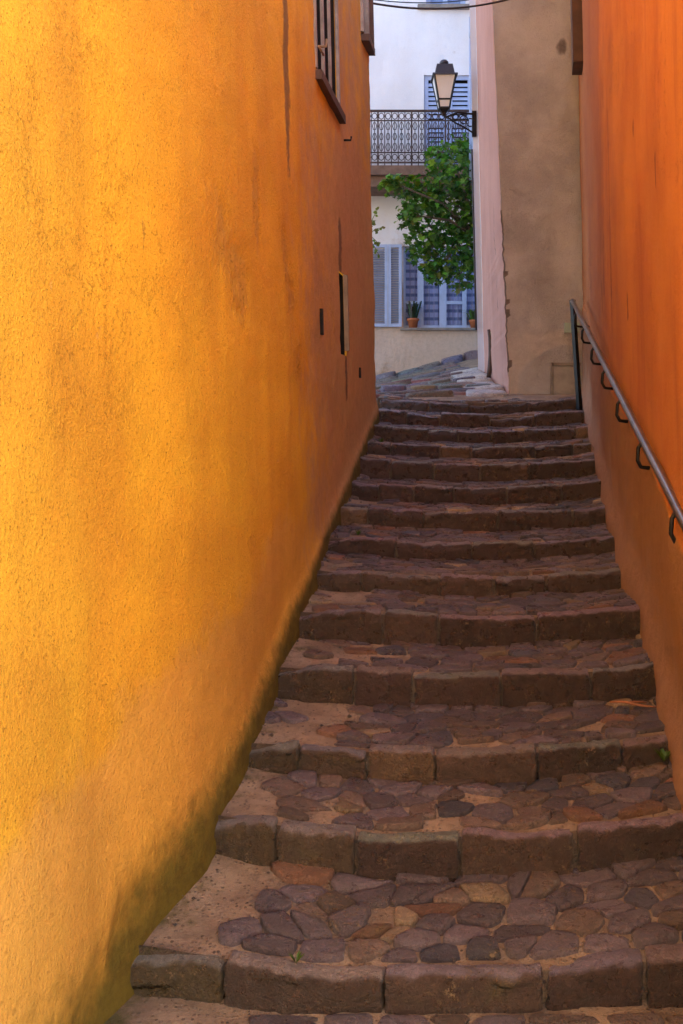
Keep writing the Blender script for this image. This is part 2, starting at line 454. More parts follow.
for k in range(len(D)):
    mb = MB(); NTT, NS = 64, 14
    def mz(t, y): return clamp(1.15 - t * W * (2.6 if k < 4 else 4)) * (1 if k < 7 else .6)
    rows = []
    front = .034
    for a in range(3):                                        # mortar of the riser
        row = []
        for i in range(NTT + 1):
            t = i / NTT; y = lip_y(k, t) + front + .004 * nz(t * 14, a * 3 + k * 7)
            zb = (lip_z(k - 1, t) - .14) if k else GZ - .1
            z = lerp(zb, lip_z(k, t) - .02, a / 2)
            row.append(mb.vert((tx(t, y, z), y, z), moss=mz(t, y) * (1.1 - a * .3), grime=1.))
        rows.append(row)
    for b in range(NS + 1):
        row = []
        for i in range(NTT + 1):
            t = i / NTT; y0 = lip_y(k, t) + front; y1 = lip_y(k + 1, t) + .12
            y = lerp(y0, y1, b / NS) + (.006 if b == 0 else 0)
            row.append(mb.vert((tx(t, y, 0), y, tread_z(k, t, y) - (.006 if b == 0 else 0)), moss=mz(t, y) * (.65 if b > 2 else .4)))
        rows.append(row)
    for a, b in zip(rows, rows[1:]):
        for i in range(NTT): mb.face((a[i], a[i + 1], b[i + 1], b[i]), True)
    step = mb.build('step', M['mortar'], stairs)
    # cobbles set in the mortar: one mesh per tread
    cb = MB(); ED = .085
    def fn(u, v):
        t = u / W; y = lip_y(k, t) + v
        return (tx(t, y, 0), y, tread_z(k, t, y))
    depth = (lip_y(k + 1, .5) - lip_y(k, .5)) + .03
    for poly in cells(.05, W - .05, ED, depth + .04, .150, .100):
        cx = sum(p[0] for p in poly) / len(poly)
        skip = .02 + .68 * (1 - sstep(.15, .8, cx)) * (1 if k < 5 else .5)
        if random.random() < skip: continue
        cobble(cb, poly, random.uniform(.007, .016), fn, stone_col(), .022, .2)
    cb.build('cobbles', M['stone'], step)
    # the edge stones, each a part
    u = .02
    while u < W - .06:
        L = random.uniform(.26, .56)
        if W - .02 - (u + L) < .2: L = W - .02 - u
        cement = (u < .5 and k < 6 and random.random() < .5) or random.random() < .05
        eb = MB(); s0 = random.random() * 90
        gap = random.uniform(.003, .011); up = random.uniform(-.010, .010) if k < 12 else random.uniform(-.04, .018); out = random.uniform(.0, .012); dep = random.uniform(.055, .10)
        u0 = u + gap; Lw = L - 2 * gap; tl = random.uniform(-.022, .022); lean = random.uniform(-.006, .008)
        if cement: out -= .004; up -= .006
        def efn(a, b, c, u0=u0, s0=s0, up=up, out=out, tl=tl, Lw=Lw, lean=lean):
            t = clamp((u0 + a) / W)
            zb = (lip_z(k - 1, t) - .05) if k else GZ - .03
            zt = lip_z(k, t) + up + tl * (a / Lw - .5)
            w = .010 * nz(a * 8 + s0, c * 2.2, b * 9) + .007 * nz(a * 28 + s0, c * 5, b * 30) - .012 * abs(nz(a * 14 + s0, c * 3.4, 7.))
            y = lip_y(k, t) - out + b + (w if b < .05 else 0) + lean * c * 2
            z = lerp(zb, zt, c) + (.008 * nz(a * 8 + s0, b * 10) + .004 * nz(a * 26 + s0, b * 26) if c > .5 else 0)
            # worn front arris
            z -= (.010 + .035 * max(0, nz(a * 9 + s0, 3.) + .35 * nz(a * 33 + s0, 5.))) * max(0, 1 - b / .04) * (c > .85)
            z -= .05 * sstep(.34, .0, u0 + a) * (c > .5) * (k < 7) + .012 * max(0, nz(a * 5 + s0, k, 9.)) * (c > .6)
            uu = u0 + a + .012 * nz(c * 6 + s0, b * 6, 5.)
            return (tx(clamp(uu / W), y, 0), y, z)
        H = 1.0
        def eff(a, b, c, e=efn): return e(a, b, c / .16)
        eb.rbox(eff, max(8, int(Lw / .016)), 8, 11, .010, (Lw, dep, .16), top_paler(dep, lerp3((.075, .056, .022), (.085, .055, .04) if cement else edge_col(), clamp((u + L / 2) / .8 + k * .12))))
        eb.build('edge_stone', M['stone'], step)
        u += L

# ------------------------------------------------------------------ ground and the little street above
mb = MB()
q = [mb.vert(p) for p in ((-150, -150, GZ - .006), (150, -150, GZ - .006), (150, 150, GZ - .006), (-150, 150, GZ - .006))]; mb.face(q)
tag(mb.build('ground', M['ground']), kind='structure')
mb = MB(); NX, NY = 40, 14
rows = []
for j in range(NY + 1):
    rows.append([mb.vert((lerp(-1.2, 2.6, i / NX), lerp(.9, 3.14, j / NY), GZ + .004 + .008 * nz(i * .5, j * .5)), moss=clamp(.9 - abs(lerp(-1.2, 2.6, i / NX) + .78) * 2.2))
                 for i in range(NX + 1)])
for a, b in zip(rows, rows[1:]):
    for i in range(NX): mb.face((a[i], a[i + 1], b[i + 1], b[i]), True)
landing = tag(mb.build('landing', M['mortar']), kind='structure')
cb = MB()
for poly in cells(-.5, 1.2, 1.2, 2.98, .17, .12):
    if random.random() < .3: continue
    cobble(cb, poly, .012, lambda u, v: (u, v, GZ + .006), stone_col(), .012, .2)
cb.build('cobbles', M['stone'], landing)

def street_z(x, y):
    e = y - 9.65
    return ZK[-1] + .02 + e * (.055 + .052 * clamp((x - .4) / 1.5, -.6, 1.3)) + .02 * nz(x * 1.5, y * 1.5)
mb = MB(); NX, NY = 80, 60; rows = []
for j in range(NY + 1):
    y = lerp(9.84, 18.2, j / NY)
    rows.append([mb.vert((lerp(-9, 6, i / NX), y, street_z(lerp(-9, 6, i / NX), y) - (.03 if y < 9.95 else 0)), moss=.25) for i in range(NX + 1)])
for a, b in zip(rows, rows[1:]):
    for i in range(NX): mb.face((a[i], a[i + 1], b[i + 1], b[i]), True)
street = tag(mb.build('street', M['mortar']), kind='structure')
cb = MB()
sf = lambda u, v: (u, v, street_z(u, v))
for poly in cells(-1.6, 2.0, 10.05, 17.3, .42, .27):
    cx = sum(p[0] for p in poly) / len(poly); cy = sum(p[1] for p in poly) / len(poly)
    if random.random() < .12: continue
    if cx > 1.45 + (cy - 10) * .10 and cy < 15: continue
    r = random.random()
    c = (.13, .12, .15) if r < .5 else (.19, .15, .13) if r < .85 else (.26, .10, .085)
    cobble(cb, poly, .02, sf, tuple(v * random.uniform(.8, 1.25) for v in c), .05, .15)
cb.build('cobbles', M['stone'], street)
cb = MB()                                                     # two low worn courses curving across the street
for (ya, n0) in ((10.75, 7), (12.1, 7)):
    for i in range(n0):
        xa = -.55 + i * .335; xb = xa + random.uniform(.29, .325); f = lambda x: ya + .22 * (x - .6) ** 2
        poly = [(xa, f(xa)), (xb, f(xb)), (xb, f(xb) + random.uniform(.16, .26)), (xa, f(xa) + random.uniform(.16, .26))]
        cobble(cb, poly, .01, sf, tuple(v * random.uniform(.75, 1.3) for v in random.choice(((.17, .15, .16), (.24, .17, .11), (.14, .13, .16)))), .085, .12)
cb.build('course', M['stone'], street)
cb = MB()                                                     # pale slabs beside the pink wall
for i in range(9):
    y0 = 10.1 + i * .5; x1 = 1.80 + (y0 - 10.1) * .075
    poly = [(x1 - .46 - .05 * (i % 2), y0), (x1, y0 - .05), (x1 + .03, y0 + .46), (x1 - .42, y0 + .50)]
    cobble(cb, poly, .012, sf, (.50 + .05 * (i % 3), .50 + .04 * (i % 3), .54), .05, .06)
cb.build('slabs', M['stone'], street)
cb = MB()                                                     # gutter kerb along the foot of the far house
for i in range(12):
    x0 = -2.2 + i * .40; poly = [(x0, 16.72), (x0 + .38, 16.7), (x0 + .385, 17.14), (x0, 17.16)]
    cobble(cb, poly, .012, sf, tuple(v * random.uniform(.7, 1.3) for v in (.15, .15, .18)), .11, .1)
cb.build('kerb', M['stone'], street)

# ------------------------------------------------------------------ alley houses
def gridlines(a, b, step, extra):
    n = int((b - a) / step); L = [a + (b - a) * i / n for i in range(n + 1)]
    L = [v for v in L if all(abs(v - e) > step * .45 for e in extra)] + list(extra)
    return sorted(L)
def seg_d(p, a, b):
    ax, ay = a; bx, by = b; dx, dy = bx - ax, by - ay
    t = clamp(((p[0] - ax) * dx + (p[1] - ay) * dy) / (dx * dx + dy * dy))
    return math.hypot(p[0] - ax - dx * t, p[1] - ay - dy * t)

TOPL = 8.4  # unseen height, raised so the sunlit top bounces light down
left = thing('ochre_house', (-1.5, 5, GZ), 'tall house with bright ochre yellow stucco wall on the left of the stairway', 'house')
holes = [(6.50, 7.36, 2.44, 3.65), (7.24, 7.50, .50, 1.14), (8.86, 9.12, 3.66, 4.5)]
ys = gridlines(.9, 9.22, .032, [h for q in holes for h in q[:2]])
zs = gridlines(GZ - .1, 4.6, .032, [h for q in holes for h in q[2:]]) + [5.3, TOPL]
mb = MB(); grid = []
for y in ys:
    col = []
    for z in zs:
        h = z - base_z(y)
        x = Lx(y, z) + .020 * nz(y * 1.1, z * .8, 1) + .008 * nz(y * 4, z * 4, 2) + .0035 * nz(y * 14, z * 14, 3)
        peel = max(.95 - seg_d((y, z), (3.95, .9), (4.25, .6)) / .35, .95 - seg_d((y, z), (4.65, 1.3), (4.6, .85)) / .16,
                   .8 - seg_d((y, z), (5.2, .95), (5.6, .35)) / .35)
        peel *= .5 + .5 * sstep(-.25, .3, nz(y * 5, z * 2.2, 8.))
        x += sstep(.2, .6, peel) * (.022 * abs(nz(y * 12, z * 8, 4)) + .012 * nz(y * 27, z * 19, 4) - .012)
        moss_h = interp([(2.0, .25), (3.0, .20), (3.7, .10), (4.6, .075), (6, .05), (9.3, .05)], y)
        moss = .95 - h / (moss_h * 2.3)
        x -= .05 * sstep(.3, 0, h) * sstep(3.6, 2.9, y)
        x += .025 * sstep(.16, 0., h)
        pale_h = interp([(2., .8), (3, .84), (4.1, .66), (5.1, .55), (7, .42), (9.3, .45)], y)
        pale = .5 + (pale_h - h) * 2.2 + .35 * nz(y * 1.7, z * .9, 6)
        streak = 0.
        dy = y - 5.42 + .03 * nz(z * 3, 2)
        if z > 1.0: streak = max(streak, clamp(1.05 - abs(dy) / .13) * sstep(.9, 1.9, z))
        streak = max(streak, .9 - abs(y - 3.22 - .02 * nz(z * 4, 1)) / .022 if .52 < z < .83 else 0)
        # soot and seepage round the small vent
        streak = max(streak, .95 - seg_d((y, z), (7.30, 1.18), (7.32, 1.5)) / .13, .9 - seg_d((y, z), (7.44, .46), (7.46, .2)) / .13)
        wash = clamp((y - 4.3) / 3.2) * .8 * (1.1 - sstep(1.3, 2.6, z) * .35) + .15 * nz(y * 1.2, z * .35, 9)  # shade deepening up the alley, painted into the wall colour
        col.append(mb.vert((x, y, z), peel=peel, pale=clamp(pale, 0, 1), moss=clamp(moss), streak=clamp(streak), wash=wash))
    grid.append(col)
for i in range(len(ys) - 1):
    for j in range(len(zs) - 1):
        yc, zc = (ys[i] + ys[i + 1]) / 2, (zs[j] + zs[j + 1]) / 2
        if any(a < yc < b and c < zc < d for a, b, c, d in holes): continue
        mb.face((grid[i][j], grid[i + 1][j], grid[i + 1][j + 1], grid[i][j + 1]), True)
# rounded far corner, then the other sides of the house
cr = []
last = grid[-1]
for (dx, dy) in ((-.012, .05), (-.05, .10), (-.12, .13), (-.3, .14), (-1.2, .14), (-5., .14)):
    cr.append([mb.vert((mb.v[i][0] + dx + .006 * nz(mb.v[i][2] * 5, dx * 9), mb.v[i][1] + dy, mb.v[i][2]), wash=.4, pale=.0) for i in last])
prev = last
for c in cr:
    for j in range(len(zs) - 1): mb.face((prev[j], c[j], c[j + 1], prev[j + 1]), True)
    prev = c
near = [mb.vert((-6, .9, z)) for z in zs]
for j in range(len(zs) - 1): mb.face((near[j], grid[0][j], grid[0][j + 1], near[j + 1]))
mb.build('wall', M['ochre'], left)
mb = MB(); mb.box((-6.2, .7, TOPL + .003), (.3, 9.6, TOPL + .16)); mb.build('roof', M['tile'], left)

def Lp(y, z, off): return Vector((Lx(y, z) + off, y, z))
def reveal(mb, y0, y1, z0, z1, wall, sgn, dep=.18):
    """the four cheeks of a window opening and its dark back"""
    a = [Vector((wall(y, z) - sgn * .012, y, z)) for y, z in ((y0, z0), (y1, z0), (y1, z1), (y0, z1))]
    b = [p - Vector((sgn * dep, 0, 0)) for p in a]
    ia = [mb.vert(p) for p in a]; ib = [mb.vert(p) for p in b]
    for k in range(4): mb.face((ia[k], ia[(k + 1) % 4], ib[(k + 1) % 4], ib[k]))
    mb.face(ib)
def slab(mb, wall, y0, y1, z0, z1, o0, o1, sgn):
    """a board lying along the alley wall, from offset o0 to o1"""
    i = []
    for z in (z0, z1):
        for (y, o) in ((y0, o0), (y1, o0), (y1, o1), (y0, o1)):
            i.append(mb.vert((wall(y, z) + sgn * o, y, z)))
    mb.face(i[3::-1]); mb.face(i[4:])
    for k in range(4): mb.face((i[k], i[(k + 1) % 4], i[4 + (k + 1) % 4], i[4 + k]))

mb = MB(); reveal(mb, *holes[0], Lx, 1); w1 = mb.build('window', M['dark'], left)
for (ya, yb_, o) in ((6.46, 6.50, .014), (7.35, 7.40, .018)):
    mb = MB(); slab(mb, Lx, ya, yb_, 2.42, 3.7, -.004, o, 1); mb.build('jamb', M['greyp'], w1)
for (ya, yb_, o) in ((6.80, 6.85, .006), (7.08, 7.12, .004)):
    mb = MB(); slab(mb, Lx, ya, yb_, 2.44, 3.65, -.014, o, 1); mb.build('shutter', M['greyp'], w1)
mb = MB(); slab(mb, Lx, 6.45, 7.44, 2.335, 2.40, -.02, .05, 1); mb.build('sill', M['brown'], w1)
mb = MB(); p = Lp(6.46, 2.56, .03); mb.tube([p, p + Vector((.05, 0, .0)), p + Vector((.055, 0, .05))], .010, 6)
mb.tube([p + Vector((.0, -.06, -.02)), p + Vector((.03, .10, -.02))], .008, 6); mb.build('shutter_catch', M['beige'], left)
mb = MB(); reveal(mb, *holes[1], Lx, 1, .25); w2 = mb.build('vent', M['dark'], left)
mb = MB(); slab(mb, Lx, 7.44, 7.475, .54, 1.14, -.002, .032, 1); mb.build('shutter', M['beige'], w2)
mb = MB(); reveal(mb, *holes[2], Lx, 1); w3 = mb.build('window', M['dark'], left)
for (ya, yb_, o) in ((8.82, 8.88, .02), (9.10, 9.15, .03)):
    mb = MB(); slab(mb, Lx, ya, yb_, 3.64, 4.6, -.03, o, 1); mb.build('jamb', M['greyp'], w3)
mb = MB(); slab(mb, Lx, 8.84, 9.215, 3.56, 3.625, -.02, .07, 1); mb.build('sill', M['brown'], w3)
mb = MB(); slab(mb, Lx, 9.155, 9.21, 3.628, 4.6, .005, .065, 1); mb.build('shutter', M['brown'], w3)
mb = MB(); p = Lp(7.62, 2.26, 0); mb.tube([p, p + Vector((.06, .0, .0)), p + Vector((.065, 0, .03))], .009, 6); mb.build('hook', M['iron'], left)
for (y, z0, z1, wd) in ((6.46, .58, .76, .035), (8.2, .36, .45, .05)):      # dark slabs standing in for the shade in chipped plaster slots
    mb = MB(); slab(mb, Lx, y, y + wd, z0, z1, -.05, .012, 1); mb.build('niche_shade', M['dark'], left)

right = thing('orange_house', (3.5, 6, GZ), 'tall house with smooth deep orange wall on the right behind the handrail', 'house')
ys = gridlines(2.2, 10.36, .05, []); zs = gridlines(GZ - .1, 3.1, .05, []) + [3.2 + .25 * i for i in range(8)]
def top_r(y): return .446 * y + 2.25  # unseen roofline, sloped to let sun onto the wall opposite
mb = MB(); grid = []
for y in ys:
    col = []
    for z in zs:
        if z > 3.1: z = lerp(3.1, top_r(y), (z - 3.1) / 1.85)
        h = z - base_z(y)
        pl_h = .93 + .05 * nz(y * 2, 1.)
        pl = sstep(pl_h + .04, pl_h - .05, h)
        rough = .010 + .016 * pl
        x = Rx(y, z) - .022 * pl + rough * nz(y * 2.3, z * 1.6, 5) + (.002 + .006 * pl) * nz(y * 9, z * 7, 6) - .025 * sstep(.25, 0, h) - .01 * sstep(.12, 0, h) * (1 + nz(y * 5, z * 5))
        pale = .95 - h / .75 + .25 * nz(y * 3, z * 2, 3)
        wash = clamp((y - 5.2) / 3.4) * .95 + .15 * nz(y * 1.5, z * .3, 7)  # painted shade and browner tone towards the far end
        streak = sstep(.25, .7, nz(y * 6.5, z * .55, 3.) + .25 * nz(y * 17, z * 1.2, 8.)) * sstep(4.6, 7, y) * (1 - pl) * .62
        for (yy, za, zb, w) in ((7.3, .95, 1.45, .03), (7.12, 1.2, 1.6, .02), (7.5, .8, 1.1, .02), (5.75, .6, .8, .015), (4.6, 1.1, 1.3, .012), (5.4, 1.6, 1.9, .012)):
            if za < z < zb: streak = max(streak, .95 - abs(y - yy - .06 * (z - za) - .02 * nz(z * 9, yy)) / w * .6)
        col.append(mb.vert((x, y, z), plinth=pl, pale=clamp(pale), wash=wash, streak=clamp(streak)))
    grid.append(col)
for i in range(len(ys) - 1):
    for j in range(len(zs) - 1): mb.face((grid[i + 1][j], grid[i][j], grid[i][j + 1], grid[i + 1][j + 1]), True)
near = [mb.vert((7, 2.2, mb.v[i][2])) for i in grid[0]]; far = [mb.vert((7, 10.36, mb.v[i][2])) for i in grid[-1]]
for j in range(len(zs) - 1):
    mb.face((grid[0][j], near[j], near[j + 1], grid[0][j + 1])); mb.face((far[j], grid[-1][j], grid[-1][j + 1], far[j + 1])); mb.face((near[j], far[j], far[j + 1], near[j + 1]))
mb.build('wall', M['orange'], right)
mb = MB()
i = [mb.vert((x, y, top_r(y) + dz)) for dz in (.004, .13) for (x, y) in ((1.0, 2.12), (7.2, 2.12), (7.2, 10.355), (2.5, 10.355))]
mb.face(i[3::-1]); mb.face(i[4:])
for k in range(4): mb.face((i[k], i[(k + 1) % 4], i[4 + (k + 1) % 4], i[4 + k]))
mb.build('roof', M['tile'], right)
mb = MB(); slab(mb, Rx, 9.25, 9.62, 3.52, 4.9, -.02, .10, -1); slab(mb, Rx, 9.22, 9.66, 4.9, 4.98, -.02, .12, -1); mb.build('shutter', M['brown'], right)

# grey and pink house at the head of the stairs
gh = thing('grey_house', (3, 12, 0), 'house with bare grey-brown end wall and pink side at the head of the stairway', 'house')
CY = 10.36
def gx(z): return 1.845 - .042 * (z - .25) + (.016 * nz(z * 6, 1.3) + .014 * nz(z * 19, 4.1)) * sstep(2.7, 2.1, z) + .004 * nz(z * 4, 2.)                      # the corner leans
ZT = 8.6
xs_n, zs_n = 30, 200; mb = MB(); grid = []
for i in range(xs_n + 1):
    col = []
    for j in range(zs_n + 1):
        z = lerp(-.4, 5.2, j / zs_n) if j < zs_n else ZT
        x = lerp(gx(z), 2.9, i / xs_n)
        y = CY + (.016 * nz(x * 2.4, z * 1.8, 2) + .006 * nz(x * 9, z * 9, 4)) * clamp((x - gx(z)) * 5) - .001
        band = 1.45 + .3 * math.sin(x * 3)
        pale = max(.75 - abs(z - .75 - .25 * nz(x * 3, 1.)) / .8 + .25 * nz(x * 2, z * 2, 4), 1.1 - abs(math.hypot(x - 2.42, z - .30) - .58) / .16) - 1.2 * sstep(.5, .35, math.hypot(x - 2.45, z - .35)) + .35 * sstep(4.0, 4.1, z + .08 * nz(x * 2, 6.)) + .28 * sstep(2.25, 2.4, z + .1 * nz(x * 3, 2.)) * sstep(3.3, 2.9, z + .2 * nz(x * 2, 9.))
        edge = (x - gx(z)) + .015 * nz(z * 9, 3.)
        streak = .9 * (edge < .035) * (z < 2.3) * (z > .5) + .75 * sstep(.10, .03, math.hypot(x - 2.43, (z - 4.1) * .6)) 
        col.append(mb.vert((x, y, z), pale=clamp(pale), streak=clamp(streak)))
    grid.append(col)
for i in range(xs_n):
    for j in range(zs_n): mb.face((grid[i][j], grid[i + 1][j], grid[i + 1][j + 1], grid[i][j + 1]), True)
mb.build('end_wall', M['grey'], gh)
PE = 14.05
def pxw(y, z): return lerp(gx(z), 2.14 - .024 * (z - .7), (y - CY) / (PE - CY))
mb = MB(); grid2 = []; n2 = 60
for i in range(n2 + 1):
    y = lerp(CY, PE, i / n2); col = []
    for j in range(zs_n + 1):
        z = lerp(-.4, 5.2, j / zs_n) if j < zs_n else ZT
        x = pxw(y, z) - .003 * (i > 0) + .010 * nz(y * 2, z * 2, 9) * min(1, (y - CY) * 4) + .0
        crack = .95 - abs(y - 11.35 - .05 * nz(z * 3, 4.)) / .03 if 1.3 < z < 2.6 else 0
        col.append(mb.vert((x, y - (.001 if i == 0 else 0), z), streak=clamp(crack)))
    grid2.append(col)
for i in range(n2):
    for j in range(zs_n): mb.face((grid2[i + 1][j], grid2[i][j], grid2[i][j + 1], grid2[i + 1][j + 1]), True)
mb.build('side_wall', M['pink'], gh)
mb = MB(); mb.box((1.35, CY - .12, ZT + .003), (7.2, PE, ZT + .16)); mb.build('roof', M['tile'], gh)
mb = MB(); zb, zt = Z(392, CY), Z(366, CY); xa, xb = X(553, CY), X(578, CY)
mb.box((xa, CY - .03, zb - .05), (xb, CY + .02, zt)); mb.build('hatch', M['hatch'], gh)
mb = MB()
for (x0, x1, z0, z1) in ((xa - .02, xb + .02, zt + .002, zt + .035), (xa - .03, xa - .002, zb - .05, zt + .035)): mb.box((x0, CY - .045, z0), (x1, CY + .02, z1))
mb.build('hatch_frame', M['slate'], gh)
mb = MB(); mb.box((X(564, CY), CY - .03, Z(333, CY)), (X(579, CY), CY + .01, Z(323, CY))); mb.build('plaque', M['plaque'], gh)
mb = MB(); pts = [Vector((pxw(12.6, z) - .035 - .03 * math.sin(z * 5), 12.6, z)) for z in (.55, .7, .85, 1.0, 1.1, 1.2)]
mb.tube(pts, [.03, .034, .03, .03, .026, .02], 7); mb.build('iron_strip', M['iron2'], gh)

# pale neighbour beyond it
nb = thing('pale_house', (4, 16, 0), 'narrow pale blue-white house edge with drainpipe beyond the pink wall', 'house')
def nx_(z): return 2.045 - .024 * (z - .7)
mb = MB()
for (za, zc) in ((-.3, 9.),):
    P = lambda x, y, z: mb.vert((x, y, z))
    n3 = 40; L1 = []; L2 = []; L3 = []; L0 = []
    for j in range(n3 + 1):
        z = lerp(za, zc, j / n3)
        L0.append(P(2.5, PE + .004, z)); L1.append(P(nx_(z) + .004 * nz(z * 5, 1.), PE + .004, z)); L2.append(P(2.72, 17.5, z)); L3.append(P(7, 17.5, z))
    for j in range(n3):
        for a, b in ((L1, L0), (L2, L1), (L3, L2)): mb.face((a[j], b[j], b[j + 1], a[j + 1]))
mb.build('wall', M['pale'], nb)
mb = MB(); mb.box((1.8, PE + .006, 9.003), (7, 17.5, 9.15)); mb.build('roof', M['tile'], nb)
mb = MB(); mb.tube([(X(471.5, 14.6), 14.6, z) for z in (Z(38, 14.6), 6.0, 8.9)], .030, 8); mb.build('drainpipe', M['zinc'], nb)
mb = MB(); xx = X(475.5, 14.3)
mb.box((xx - .03, 14.1, Z(172, 14.3)), (xx + .03, 14.16, Z(4, 14.3)))
for z in [Z(172, 14.3) + .05 * i for i in range(50)]:
    if z < Z(6, 14.3): mb.box((xx - .02, 14.17, z), (xx + .02, 14.72, z + .035))
mb.box((xx - .03, 14.73, Z(172, 14.3)), (xx + .03, 14.79, Z(4, 14.3))); mb.build('shutter', M['blue'], nb)
mb = MB(); mb.tube([(nx_(z) - .02, PE - .03, z) for z in (Z(330, PE), 2.2, 3., Z(150, PE))], .014, 6); mb.build('cable_duct', M['wire'], nb)

# ------------------------------------------------------------------ far house
FY = 17.5
fh = thing('white_house', (1, FY, .5), 'white plastered house with pale blue shutters closing the view above the stairs', 'house')
op = (X(403.5, FY), 2.75, Z(328, FY), Z(246, FY))
dr = (X(424, FY), X(470, FY) + .05, Z(172, FY), Z(75, FY))
uw = (X(426, FY), X(466, FY), Z(6, FY), Z(6, FY) + 1.5)
hs = [op, dr, uw]
xs = sorted(set([lerp(-7, -1, i / 8) for i in range(8)] + gridlines(-1, 3.4, .08, [h for q in hs for h in q[:2]])))
zs = gridlines(-.2, 9.4, .08, [h for q in hs for h in q[2:]])
mb = MB(); grid = []
for x in xs:
    grid.append([mb.vert((x, FY + .012 * nz(x * 2, z * 2, 3), z), stain=clamp(.95 - (z - 1.2) / 3.2 + .25 * nz(x * 1.5, z * 1.5, 8)), dirt=clamp(.75 - (z - .6) / .9)) for z in zs])
for i in range(len(xs) - 1):
    for j in range(len(zs) - 1):
        xc, zc = (xs[i] + xs[i + 1]) / 2, (zs[j] + zs[j + 1]) / 2
        if any(a < xc < b and c < zc < d for a, b, c, d in hs): continue
        mb.face((grid[i][j], grid[i + 1][j], grid[i + 1][j + 1], grid[i][j + 1]), True)
for (a, b, c, d) in hs:
    q0 = [mb.vert((x, FY - .002, z), stain=.5) for x, z in ((a, c), (b, c), (b, d), (a, d))]
    q1 = [mb.vert((x, FY + .2, z), stain=.5) for x, z in ((a, c), (b, c), (b, d), (a, d))]
    for k in range(4): mb.face((q0[(k + 1) % 4], q0[k], q1[k], q1[(k + 1) % 4]))
mb.build('wall', M['white'], fh)
mb = MB(); mb.box((-7, FY - .35, 9.403), (7, FY + 5, 9.6)); mb.build('roof', M['tile'], fh)
# lower window
mb = MB(); y = FY + .11; T = .05
a, b, c, d = op
for (p0, p1) in ((403.5, 406), (418, 424), (440, 447), (463, 467), (484, 487)):
    mb.box((X(p0, FY), y - T / 2, c), (X(p1, FY), y + T / 2, d))
for z in (c + .03, d - .04, Z(302, FY)):
    for (p0, p1) in ((406, 418), (424, 440), (447, 463), (467, 484)):
        if abs(z - Z(302, FY)) < .01 and p0 not in (406, 447): continue
        mb.box((X(p0, FY) + .001, y - T / 2 + .005, z - .03), (X(p1, FY) - .001, y + T / 2 - .005, z + .03))
win = mb.build('window', M['blue'], fh)
mb = MB(); mb.box((a + .03, y + .004, c + .02), (b, y + .010, d - .02)); mb.build('pane', M['glass'], win)
mb = MB(); rows = []; nn = 120
for i in range(nn + 1):
    x = lerp(a, b, i / nn); yy = FY + .19 + .012 * math.sin(x * 45) + .006 * math.sin(x * 103)
    rows.append((mb.vert((x, yy, c)), mb.vert((x, yy, d))))
for (p, q), (r, s) in zip(rows, rows[1:]): mb.face((p, r, s, q), True)
mb.build('curtain', M['lace'], win)
mb = MB(); mb.box((a - .06, FY - .09, c - .045), (b + .02, FY + .07, c - .003)); mb.build('sill', M['slate'], win)
def shutter(mb, sl, x0, x1, z0, z1, y, fw=.05, gap=.055, panels=1):
    mb.box((x0, y - .02, z0), (x0 + fw, y + .02, z1)); mb.box((x1 - fw, y - .02, z0), (x1, y + .02, z1))
    for z in [z0, z1 - fw] + ([lerp(z0, z1, .5) - fw / 2] if panels > 1 else []):
        mb.box((x0 + fw + .0005, y - .018, z), (x1 - fw - .0005, y + .018, z + fw))
    z = z0 + fw
    while z < z1 - fw - gap * .5:
        mt = [(x0 + fw, y - .014, z), (x1 - fw, y - .014, z), (x1 - fw, y + .012, z + gap * .75), (x0 + fw, y + .012, z + gap * .75)]
        i = [sl.vert(p) for p in mt]; sl.face(i)
        i = [sl.vert((p[0], p[1] + .004, p[2] + .006)) for p in mt]; sl.face(i)
        z += gap
for (p0, p1) in ((364, 387.5), (388, 401.5)):                    # the open leaves lying on the wall
    mb = MB(); sl = MB(); shutter(mb, sl, X(p0, FY), X(p1, FY), Z(327, FY), Z(245, FY), FY - .045, .055, .045)
    s = mb.build('shutter', M['blue'], fh); sl.build('slats', M['bluegrey'], s)
# balcony door with closed louvred shutters
mid = (dr[0] + dr[1]) / 2
mb = MB(); mb.box((dr[0] - .02, FY + .16, dr[2]), (dr[1] + .02, FY + .18, dr[3])); bd = mb.build('balcony_door', M['dark'], fh)
for (x0, x1) in ((dr[0] + .01, mid - .006), (mid + .006, dr[1] - .01)):
    mb = MB(); sl = MB(); shutter(mb, sl, x0, x1, dr[2], dr[3], FY + .06, .075, .085, 2)
    mb.v += []; n0 = len(mb.v)
    for v in sl.v: mb.vert(v)
    for f in sl.f: mb.face([i + n0 for i in f])
    mb.build('shutter', M['blue'], bd)
# upper window
mb = MB(); mb.box((uw[0] - .02, FY + .16, uw[2]), (uw[1] + .02, FY + .18, uw[3])); u1 = mb.build('window', M['blue2'], fh)
mb = MB(); mb.box((uw[0] - .16, FY - .10, uw[2] - .07), (uw[1] + .16, FY + .1, uw[2] - .003)); mb.build('sill', M['slate'], u1)
mb = MB(); m2 = (uw[0] + uw[1]) / 2
for x in (uw[0], m2 - .05, uw[1] - .09): mb.box((x, FY + .08, uw[2]), (x + .09, FY + .13, uw[3]))
mb.build('frame', M['blue'], u1)
